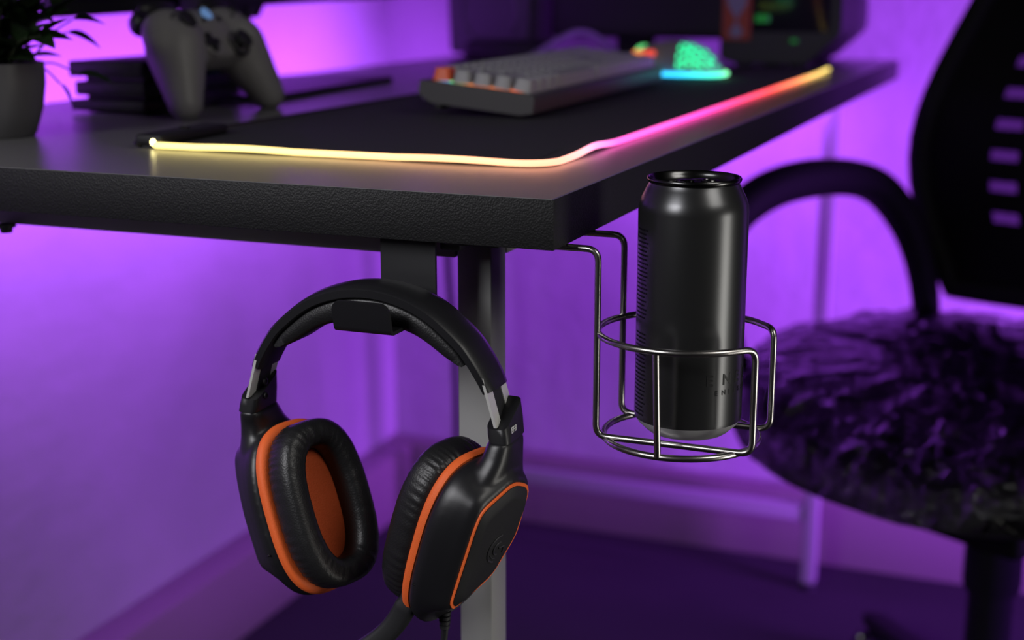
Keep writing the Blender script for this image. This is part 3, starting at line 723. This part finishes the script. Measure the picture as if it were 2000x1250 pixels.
def make_cup(side, c, psi, tau, ws, hu):
    n_, u_, s_ = cup_frame(psi, tau, side); F = frame_m(c, s_, u_, n_)
    mir = 1 if side > 0 else -1
    plate = [(x * mir, y) for x, y in round_poly(plate_m, .006)]
    pr = radial(plate, CC)
    # shell: lofted from the ring plane outwards (-z local)
    secs = []
    def ring(pts, z): secs.append([F @ Vector((x, y, z)) for x, y in pts])
    s1 = radial(sup(ws * 1.0, hu * 1.0, 2.8, 200), CC); s2 = radial(sup(ws * 1.07, hu * 1.03, 2.7, 200), CC)
    mixp = lambda A, Bb, t: [(a[0] * (1 - t) + b[0] * t, a[1] * (1 - t) + b[1] * t) for a, b in zip(A, Bb)]
    g6 = grow(pr, CC, .0065); g2 = grow(pr, CC, .0028)
    ring(mixp(s1, [CC] * 96, .1), .001); ring(s1, 0); ring(s2, -.003); ring(s2, -.008); ring(mixp(s2, g6, .35), -.014); ring(mixp(s2, g6, .75), -.019); ring(g6, -.0225); ring(mixp(g6, g2, .6), -.0252); ring(g2, -.0265)
    ring(grow(pr, CC, .0014), -.0262)
    bm = B(); loft(bm, secs); yoke_loft(bm, side, F); bm = remeshed(bm, .0012, 9); cup = obj('ear_cup', bm, 'black', hs, sharp=80, label='black ear cup shell with its yoke')
    # outline line and face plate
    bm = B(); o1 = grow(pr, CC, .0016); o2 = grow(pr, CC, -.0002)
    loft(bm, [[F @ Vector((x, y, -.0258)) for x, y in o1], [F @ Vector((x, y, -.0272)) for x, y in o1], [F @ Vector((x, y, -.0272)) for x, y in o2], [F @ Vector((x, y, -.0258)) for x, y in o2]], cap=False)
    obj('orange_outline', bm, 'orange', cup, label='thin orange outline around the face plate')
    i1, i2 = grow(pr, CC, -.0003), grow(pr, CC, -.005)
    bm = B(); loft(bm, [[F @ Vector((x, y, z)) for x, y in q] for q, z in ((i1, -.0255), (i1, -.0276), (i2, -.0296), (grow(pr, CC, -.008), -.0298))]); obj('face_plate', bm, 'matte', cup, sharp=25)
    # shallow seam across the shell
    bm = B(); tube(bm, [F @ Vector((mir * (.0355 - .001 * k), -.020 - .0003 * k, -.0035 - .0019 * k)) for k in range(9)], .0005, 6); obj('seam', bm, 'ink', cup)
    # raised emblem: open ring with a small hook inside
    if side > 0:
        bm = B(); L = Vector((-.001, .0085, -.0301))
        def ap(r, a0, a1, rx=1): return [F @ (L + Vector((-r * cos(radians(a)) * rx, r * sin(radians(a)), 0))) for a in [a0 + (a1 - a0) * k / 16 for k in range(17)]]
        tube(bm, ap(.0092, 88, 258), .00055, 6); tube(bm, ap(.0068, 205, 262), .0004, 6)
        tube(bm, ap(.0042, 80, 268), .00055, 6); tube(bm, [F @ (L + Vector(q)) for q in ((-.0005, 0, 0), (-.0052, 0, 0), (-.0052, -.0045, 0))], .00055, 6)
        obj('emblem', bm, 'logo', cup, label='raised curved emblem')
    # orange ring
    bm = B(); secs = []
    for k, z in ((.96, -.0005), (1.015, .0000), (1.03, .0022), (1.02, .0048), (.975, .0060), (.90, .0060)):
        secs.append([F @ Vector((x, y, z)) for x, y in sup(ws * k, hu * k, 2.8, 140)])
    loft(bm, secs); obj('orange_ring', bm, 'orange', cup, label='bright orange ring behind the cushion', sharp=60)
    # liner
    bm = B(); loft(bm, [[F @ Vector((x, y, z)) for x, y in sup(ws * .62 * k, hu * .80 * k, 2.8, 64)] for k, z in ((1, .0058), (1, .0112), (.6, .0120), (.2, .0122))]); obj('liner', bm, 'orange2', cup, label='orange mesh liner inside the cushion')
    # cushion
    bm = B(); NP, NS = 260, 26; outer = sup(ws * .985, hu * .985, 2.7, NP); inner = sup(ws * .46, hu * .66, 2.5, NP); rings = []
    for i in range(NP):
        ring_ = []; ph = 2 * pi * i / NP
        wr = noise.noise(Vector((cos(ph) * 9, sin(ph) * 9, 3.1 + side)))
        wrk = sin(ph * 58 + 3 * noise.noise(Vector((cos(ph) * 3, sin(ph) * 3, 0))))
        for j in range(NS):
            a = 2 * pi * j / NS; e = .72
            rr = .5 - .5 * math.copysign(abs(cos(a)) ** e, cos(a)); zz = .0165 + .0112 * math.copysign(abs(sin(a)) ** e, sin(a))
            if rr < .12: # side wall: gather wrinkles fading up
                amp = .020 * math.exp(-((zz - .010) / .007) ** 2); rr += amp * (wrk * .8 + wr * 1.2)
            zz += .0003 * wr * (1 if zz > .02 else 0)
            x = outer[i][0] * (1 - rr) + inner[i][0] * rr; y = outer[i][1] * (1 - rr) + inner[i][1] * rr
            ring_.append(bm.verts.new(F @ Vector((x, y, zz))))
        rings.append(ring_)
    for i in range(NP):
        for j in range(NS): bm.faces.new((rings[i][j], rings[i][(j + 1) % NS], rings[(i + 1) % NP][(j + 1) % NS], rings[(i + 1) % NP][j]))
    obj('cushion', bm, 'foam', cup, sharp=80, label='soft black cushion with gathered edge')
    return cup, F
cupL, FL = make_cup(-1, Vector((-.1537, -.015, .6746)), radians(17.5), radians(20.6), .0325, .0520)
cupR, FR = make_cup(1, Vector((-.0545, -.015, .6712)), radians(16.5), radians(18.5), .0335, .0545)

for side, F, cup, ts in ((-1, FL, cupL, (-.1810, .7680)), (1, FR, cupR, (-.0270, .7680))):
    dirx = side
    tipx, tipz = ts
    # metal slider strips with a black channel between
    p0 = Vector((tipx - dirx * .0045, 0, tipz + .004)); p1 = Vector((tipx + dirx * .0035, 0, tipz - .024))
    for y in (-.0245, -.0045):
        bm = B(); q = [p0 + Vector((0, y - .0005, 0)), p1 + Vector((0, y - .0005, 0))]
        loft(bm, [[p + Vector((dx, dy, 0)) for dx, dy in ((-.0008, -.004), (.0008, -.004), (.0008, .004), (-.0008, .004))] for p in q])
        obj('slider_strip', bm, 'metal', hs, smooth=False, label='bright metal slider strip')
    bm = B(); loft(bm, [[p + Vector((dx - dirx * .0006, -.015 + dy, 0)) for dx, dy in ((-.0008, -.0062), (.0008, -.0062), (.0008, .0062), (-.0008, .0062))] for p in (p0, p1)]); obj('slider_core', bm, 'matte', hs)
    # hinge block, slanted top
    top = Vector((tipx + dirx * .0028, 0, .7505)); botm = Vector((tipx + dirx * .0045, -.015, .7355))
    bm = B(); secs = []
    for t, hx, hy in ((0, .0058, .0125), (.03, .0064, .0132), (.5, .0068, .0138), (.97, .0066, .0142), (1, .0060, .0136)):
        ctr = Vector((top.x + dirx * .0005 + (botm.x - top.x) * t, -.015, top.z - .001 + (botm.z - top.z) * t)); sl = (1 - t) * .50
        secs.append([Vector((p.x, p.y, p.z + sl * (p.y + .015) * 1.0)) for p in rect(ctr, hx, hy)])
    loft(bm, secs); hb = obj('hinge_block', bm, 'black', hs, sharp=40)
    if side < 0:
        for z in (.7435, .7525):
            bm = B(); lathe(bm, [(.0022, -.0002), (.0022, .0008), (.0012, .0010), (.001, .0002), (0, .0002)], mtx=Matrix.Translation((tipx - .0045 + .0068 + .0010, -.0190, z)) @ Matrix.Rotation(radians(90), 4, 'Y'), seg=16); obj('screw', bm, 'ink', hb)
    else:
        tb = text_bm('EF8', .0052, .0001, 1.0, .00005)
        fx = Vector((0, 1, 0)); 
        tm = Matrix(((0, 0, 1, tipx + .0045 + .0067), (1, 0, 0, -.0235), (0, 1, 0, .7400), (0, 0, 0, 1)))
        tb.transform(tm); obj('printed_letters', tb, 'white_print', hb, smooth=False, label='small white printed characters')

# microphone arm from the right cup, running down and to the left
mb = [(-.0745, -.030, .6480), (-.0770, -.031, .6350), (-.0835, -.032, .6210), (-.0925, -.034, .6090), (-.108, -.038, .5960), (-.128, -.043, .5830)]
secs = []
P = smoothpath(mb, 5); N = len(P)
for i, p in enumerate(P):
    tg = (P[min(i + 1, N - 1)] - P[max(i - 1, 0)]).normalized(); x = Vector((0, 1, 0)).cross(tg).normalized(); y = tg.cross(x)
    w_ = .0052 if i < 7 else .0066; secs.append([p + x * a * 1 + y * b for a, b in sup(w_, w_ * .8, 3.5, 20)])
bm = B(); loft(bm, secs); ma = obj('microphone_arm', bm, 'matte', hs, sharp=50)
bm = B(); ball(bm, Vector(mb[-1]), .0075); obj('microphone_tip', bm, 'foam', ma)
bm = B(); cb0 = Vector((-.0605, -.018, .6285)); path = smoothpath([cb0, (-.0605, -.018, .615), (-.062, -.018, .600), (-.066, -.018, .57), (-.075, -.02, .50), (-.06, -.02, .40), (-.09, -.01, .28), (-.12, .0, .12), (-.16, .03, .03), (-.20, .10, .006), (-.16, .22, .005)], 8)
tube(bm, path, .0022, 8); cbh = obj('cable', bm, 'blackcable', hs)
bm = B(); z0 = .629
for i in range(6): lathe(bm, [(.0022, 0), (.0042 - i * .0002, .0004), (.0042 - i * .0002, .0022), (.0022, .0026)], (-.0605 - i * .0001, -.018, z0 - .003 - i * .0030), 16)
obj('strain_relief', bm, 'matte', cbh)

# ------------------------------------------------------------------ cup holder
ch = thing('cup_holder', 'steel wire cup holder hanging from the right side of the desk corner', 'cup holder', (.064, .05, .7283))
HC = Vector((.0640, .05, 0)); RR = .0510; WZ = .7283; TZ = .7895; yo = .0250
xo = math.sqrt(RR * RR - yo * yo); wr_ = .0020
ang = math.degrees(math.asin(yo / RR))
pts = [(-.045, HC.y - yo, .8392), (HC.x - xo - .0015, HC.y - yo, .8392), (HC.x - xo - .0015, HC.y - yo, WZ), (HC.x + xo + .002, HC.y - yo, WZ), (HC.x + xo + .002, HC.y - yo, TZ)]
left = fillet([Vector(p) for p in pts], .0075)
ring_ = [Vector((HC.x + RR * cos(radians(a)), HC.y + RR * sin(radians(a)), TZ)) for a in [-ang - 6 - (360 - 2 * ang - 12) * k / 64 for k in range(65)]]
corner1 = Vector(pts[-1]); corner2 = Vector((HC.x + xo + .002, HC.y + yo, TZ))
seq = [Vector(p) for p in pts[:-1]]
pa = fillet([Vector(p) for p in pts] + [ring_[2]], .0072)[:-1]
pts2 = [(p[0], 2 * HC.y - p[1], p[2]) for p in pts]
pb = fillet([Vector(p) for p in pts2] + [ring_[-3]], .0072)[:-1]
whole = pa + ring_[3:-3] + pb[::-1]
clean = [whole[0]]
for p in whole[1:]:
    if (p - clean[-1]).length > .0004: clean.append(p)
bm = B(); tube(bm, clean, wr_, 12); obj('wire_frame', bm, 'wire', ch, label='one bent steel wire forming arms, cradle and upper ring')
HR = .0455
bm = B(); tube(bm, [Vector((HC.x - .0015 + HR * cos(2 * pi * k / 64), HC.y + HR * sin(2 * pi * k / 64), WZ - .0012)) for k in range(64)], wr_, 12, closed=True); obj('lower_hoop', bm, 'wire', ch)
for sy in (-1, 1):
    bm = B(); tube(bm, [Vector((HC.x - .0035, HC.y + sy * (RR - .0005), TZ - .0005)), Vector((HC.x - .0030, HC.y + sy * (HR + .003), (TZ + WZ) / 2)), Vector((HC.x - .0025, HC.y + sy * (HR + .0005), WZ - .0012))], wr_, 12); obj('upright_rod', bm, 'wire', ch)
bm = B(); box(bm, (-.075, .018, .8368), (-.040, .082, DB - .0001), .001, 1); obj('mounting_plate', bm, 'matte', ch)

# ------------------------------------------------------------------ can
CB = Vector((.0663, .0500, .7310)); H = .1490
cn_ = thing('drink_can', 'tall matte black drink can standing in the wire holder', 'can', CB)
bm = B(); lathe(bm, [(.0310, .0085), (.0313, .0105), (.0313, .1300), (.0310, .1335), (.0296, .1375), (.0268, .1432), (.0255, .1455), (.0253, .1463), (.0252, .1463)], CB, 128)
body = obj('body', bm, 'can', cn_, sharp=60)
bm = B(); lathe(bm, [(0, .006), (.018, .003), (.0215, .0002), (.0228, 0), (.0245, .0012), (.0290, .0055), (.0310, .0085)], CB, 96); obj('bottom', bm, 'alu', cn_, label='bare aluminium bottom edge')
bm = B(); lathe(bm, [(.0253, .1458), (.0262, .1464), (.0268, .1478), (.0266, .1489), (.0260, .1493), (.0254, .1489), (.0248, .1470), (.0235, .1440), (.0228, .1436), (.0220, .1446), (.0215, .1448), (.010, .1448), (0, .1448)], CB, 128)
lid = obj('lid', bm, 'canlid', cn_, sharp=60)
TA = Matrix.Translation(CB + Vector((0, 0, .1450))) @ Matrix.Rotation(radians(205), 4, 'Z')
bm = B(); o1 = sup(.0125, .0080, 2.4, 40); 
t = B(); so = [Vector((x, y, .0018)) for x, y in o1]; 
loft(t, [[Vector((x, y, .0006)) for x, y in o1], [Vector((x * 1.03, y * 1.03, .0012)) for x, y in o1], [Vector((x, y, .0019)) for x, y in o1], [Vector((x * .86, y * .82, .0017)) for x, y in o1], [Vector((x * .82, y * .78, .0012)) for x, y in o1]])
t.transform(TA @ Matrix.Translation((-.002, 0, 0))); merge(bm, t)
lathe(bm, [(.0030, .0012), (.0034, .0022), (.0022, .0027), (0, .0027)], mtx=TA @ Matrix.Translation((.003, 0, 0)), seg=20)
tube(bm, [TA @ Vector((-.0085 + .0042 * cos(a), .0040 * sin(a), .0017)) for a in [2 * pi * k / 24 for k in range(24)]], .0006, 6, closed=True)
obj('ring_pull', bm, 'canlid', lid)
bm = B(); tube(bm, [TA @ Vector((.0105 + .0085 * cos(a), .0090 * sin(a), 0)) for a in [2 * pi * k / 40 for k in range(40)]], .0005, 6, closed=True)
tube(bm, [TA @ Vector((.0105 + .0060 * cos(a), .0060 * sin(a), 0.0001)) for a in [2 * pi * k / 32 for k in range(32)]], .0004, 6, closed=True); obj('mouth_panel', bm, 'canlid', lid)
def wrap(tb, ang0, z0, r=.03145):
    for v in tb.verts:
        a = radians(ang0) + v.co.x / r; rr = r + v.co.z; v.co = Vector((CB.x + rr * cos(a), CB.y + rr * sin(a), CB.z + z0 + v.co.y))
    return tb
# direction towards the camera from the can is about -75 degrees
def row(word, a0, pitch, size, z0, bold):
    out = B()
    for k, chh in enumerate(word):
        tb = text_bm(chh, size, .00012, 1, bold)
        bmesh.ops.subdivide_edges(tb, edges=[e for e in tb.edges if e.calc_length() > .002], cuts=2)
        merge(out, wrap(tb, a0 + pitch * k, z0))
    return out
obj('printed_name', row('ENERGY', -57.5, 19, .0088, .0345, .00016), 'ink', body, smooth=False, label='dark printed capitals')
obj('printed_line', row('ENIESSY', -47.5, 8.6, .0039, .0285, .00006), 'ink', body, smooth=False)
# fine-print block at the back left: rows of short dark bars
bm = B(); rp = random.Random(5)
for i in range(46):
    z = .012 + i * .0024
    if 20 < i < 24: continue
    a = -152.0
    while a < -128:
        wd = rp.uniform(1.2, 5); 
        if a + wd > -127: break
        seg = [radians(a + wd * q / 3) for q in range(4)]; r = .03142
        vs = [[bm.verts.new((CB.x + r * cos(t), CB.y + r * sin(t), CB.z + z + dz)) for t in seg] for dz in (0, .0010)]
        for q in range(3): bm.faces.new((vs[0][q], vs[0][q + 1], vs[1][q + 1], vs[1][q]))
        a += wd + rp.uniform(.6, 1.1)
r = bmesh.ops.solidify(bm, geom=bm.faces[:], thickness=.00006)
fpn = obj('fine_print', bm, 'ink', body, smooth=False); fpn['kind'] = 'stuff'

# ------------------------------------------------------------------ hanging cable behind the leg
bm = B(); tube(bm, smoothpath([(-.622, 1.30, .835), (-.630, 1.27, .70), (-.634, 1.26, .58), (-.630, 1.27, .44), (-.635, 1.29, .30), (-.64, 1.30, .15), (-.64, 1.31, .006)], 8), .0055, 8)
recenter(obj('hanging_cable', bm, 'blackcable', None, label='black cable hanging from the desk behind the grey leg', cat='cable'))

# ------------------------------------------------------------------ office chair
SCN = Vector((.215, 1.02, 0)); hd = Vector((-.5, -.866, 0)).normalized(); ld = Vector((-.866, .5, 0)).normalized()
oc = thing('office_chair', 'black office chair with loop armrest, its seat wrapped in crinkled plastic', 'chair', SCN)
OM = Matrix(((hd.x, ld.x, 0, SCN.x), (hd.y, ld.y, 0, SCN.y), (0, 0, 1, 0), (0, 0, 0, 1)))   # x forward, y left
def seat_bm(k=1.0, dz=0, crinkle=0):
    t = B(); secs = []
    for z, q in ((.425, .60), (.432, .84), (.450, .96), (.480, 1.0), (.502, .985), (.516, .94), (.524, .84), (.527, .66), (.526, .44), (.524, .22), (.523, .06)):
        ring_ = []
        for x, y in sup(.300 * q * k, .300 * q * k, 2.6, 120):
            zz = z + dz - .030 * max(0, (x / .25)) ** 3 * (1 if z > .47 else .5) + .012 * (abs(y) / .25) ** 3 * (1 if z > .5 else 0)
            p = Vector((x, y, zz))
            if crinkle:
                f = noise.noise(p * 14) + .6 * noise.noise(Vector((p.x * 50 + p.y * 14, p.y * 30, p.z * 40)))
                rdg = 1 - abs(noise.noise(Vector((p.x * 22, p.y * 22 + p.x * 9, p.z * 20)))) * 2.2
                p.z += crinkle * (.5 * f + .6 * max(0, rdg)); p.x += crinkle * .6 * f; p.y += crinkle * .5 * noise.noise(p * 31)
            ring_.append(OM @ p)
        secs.append(ring_)
    return loft(t, secs)
obj('seat', seat_bm(), 'vinyl', oc, sharp=60)
flm = obj('plastic_film', seat_bm(1.02, .005, .010), 'film', oc, sharp=70, label='crinkled clear plastic wrap over the seat')
# arm loops
for sy in (1, -1):
    P = smoothpath([(.165, .262 * sy, .475), (.185, .282 * sy, .53), (.200, .290 * sy, .62), (.185, .292 * sy, .690), (.11, .292 * sy, .728), (.0, .292 * sy, .735), (-.10, .290 * sy, .715), (-.17, .285 * sy, .655), (-.205, .275 * sy, .57), (-.20, .262 * sy, .475), (-.13, .25 * sy, .445)], 7)
    secs = []; N = len(P)
    for i, p in enumerate(P):
        tg = (P[min(i + 1, N - 1)] - P[max(i - 1, 0)]).normalized(); y = Vector((0, 1, 0)); x = y.cross(tg).normalized()
        topk = math.exp(-((i / (N - 1) - .5) / .26) ** 2); secs.append([OM @ (p + x * a + y * b) for a, b in sup(.017 + .008 * topk, .016 + .012 * topk, 2.6, 20)])
    bm = B(); loft(bm, secs); obj('armrest', bm, 'chair', oc, sharp=60)
# backrest: curved sheet with rows of slots, thick rim
def back_pt(u, v):   # u -1..1 across, v 0..1 up
    wd = .310 * (1 - .42 * v ** 1.8) * (1 - .25 * (1 - v) ** 3) + .05 * math.exp(-((v - .32) / .28) ** 2) ; z = .56 + v * .60
    x = -.235 - .10 * v + .035 * sin(v * 3.0) - .035 * (1 - u * u) + .0
    return OM @ Vector((x, u * wd, z))
bm = B(); NU, NV = 49, 84; g = [[bm.verts.new(back_pt(-1 + 2 * i / NU, j / NV)) for j in range(NV + 1)] for i in range(NU + 1)]
for i in range(NU):
    for j in range(NV):
        inr = 7 <= i < NU - 7 and 12 <= j < NV - 4
        if inr and (j - 12) % 6 in (2, 3) and (i - 7) % 5 not in (0, 4) : continue
        bm.faces.new((g[i][j], g[i + 1][j], g[i + 1][j + 1], g[i][j + 1]))
bmesh.ops.solidify(bm, geom=bm.faces[:], thickness=.012)
obj('backrest', bm, 'chair', oc, sharp=50, label='black slotted backrest')
bm = B(); gg = [[bm.verts.new(back_pt(-.92 + 1.84 * i / 16, .04 + .92 * j / 16) + OM.to_3x3() @ Vector((-.016, 0, 0))) for j in range(17)] for i in range(17)]
for i in range(16):
    for j in range(16): bm.faces.new((gg[i][j], gg[i + 1][j], gg[i + 1][j + 1], gg[i][j + 1]))
obj('slot_dimmer', bm, 'sheer', oc, label='sheer dark sheet added to dim the slots')  # sheet added behind the backrest to dim the light through its slots
bm = B(); rim = [back_pt(-1, j / 20) for j in range(21)] + [back_pt(-1 + 2 * i / 14, 1) for i in range(1, 15)] + [back_pt(1, 1 - j / 20) for j in range(1, 21)] + [back_pt(1 - 2 * i / 14, 0) for i in range(1, 14)]
tube(bm, rim, .016, 10, closed=True); obj('backrest_rim', bm, 'chair', oc)
bm = B(); t = B(); NUf, NVf = 60, 60
gf = []
for i in range(NUf + 1):
    col_ = []
    for j in range(NVf + 1):
        u_, v_ = -1.08 + .30 * i / NUf, .02 + .98 * j / NVf; p = back_pt(u_, v_) + OM.to_3x3() @ Vector((.018, 0, 0))
        f = noise.noise(Vector((u_ * 9, v_ * 3, 1))) + .5 * noise.noise(Vector((u_ * 24, v_ * 9, 2))); col_.append(t.verts.new(p + OM.to_3x3() @ Vector((.008 * f, 0, 0))))
    gf.append(col_)
for i in range(NUf):
    for j in range(NVf): t.faces.new((gf[i][j], gf[i + 1][j], gf[i + 1][j + 1], gf[i][j + 1]))
merge(bm, t); 
flb = obj('plastic_film', bm, 'film', oc, sharp=80, label='crinkled clear plastic hanging on the backrest side')
bm = B(); P = smoothpath([(-.10, 0, .425), (-.22, 0, .425), (-.285, 0, .46), (-.30, 0, .60), (-.30, 0, .75)], 6); tube(bm, [OM @ p for p in P], .022, 10); obj('back_support', bm, 'chair', oc)
bm = B(); box(bm, (-.15, -.105, .345), (.12, .105, .430), .015, 3, OM); obj('mechanism', bm, 'chair', oc)
bm = B(); lathe(bm, [(0, .08), (.028, .08), (.028, .25), (.034, .25), (.036, .26), (.036, .375), (0, .375)], SCN, 28); obj('gas_lift', bm, 'gloss', oc)
bm = B(); lathe(bm, [(0, .06), (.045, .06), (.05, .08), (.045, .11), (.03, .125), (0, .125)], SCN, 28); hub = obj('hub', bm, 'chair', oc)
for k in range(5):
    a = radians(72 * k + 196); d = Vector((cos(a), sin(a), 0)); sd = Vector((-sin(a), cos(a), 0))
    bm = B(); loft(bm, [[SCN + d * r_ + sd * x + Vector((0, 0, z_ + y)) for x, y in sup(hw, hh, 4, 16)] for r_, z_, hw, hh in ((.02, .09, .028, .018), (.15, .082, .024, .015), (.29, .070, .018, .011), (.31, .068, .012, .008))])
    lg = obj('leg', bm, 'chair', oc, sharp=50)
    bm = B(); cc = SCN + d * .295
    for sgn in (-1, 1): lathe(bm, [(0, -.008), (.022, -.008), (.025, -.005), (.025, .005), (.022, .008), (0, .008)], mtx=Matrix.Translation(cc + sd * 0 + Vector((0, 0, .025)) + d * .014 * sgn) @ d.to_track_quat('Z', 'Y').to_matrix().to_4x4(), seg=20)
    tube(bm, [cc + Vector((0, 0, .03)), cc + Vector((0, 0, .062))], .006, 8); obj('caster', bm, 'gloss', lg)
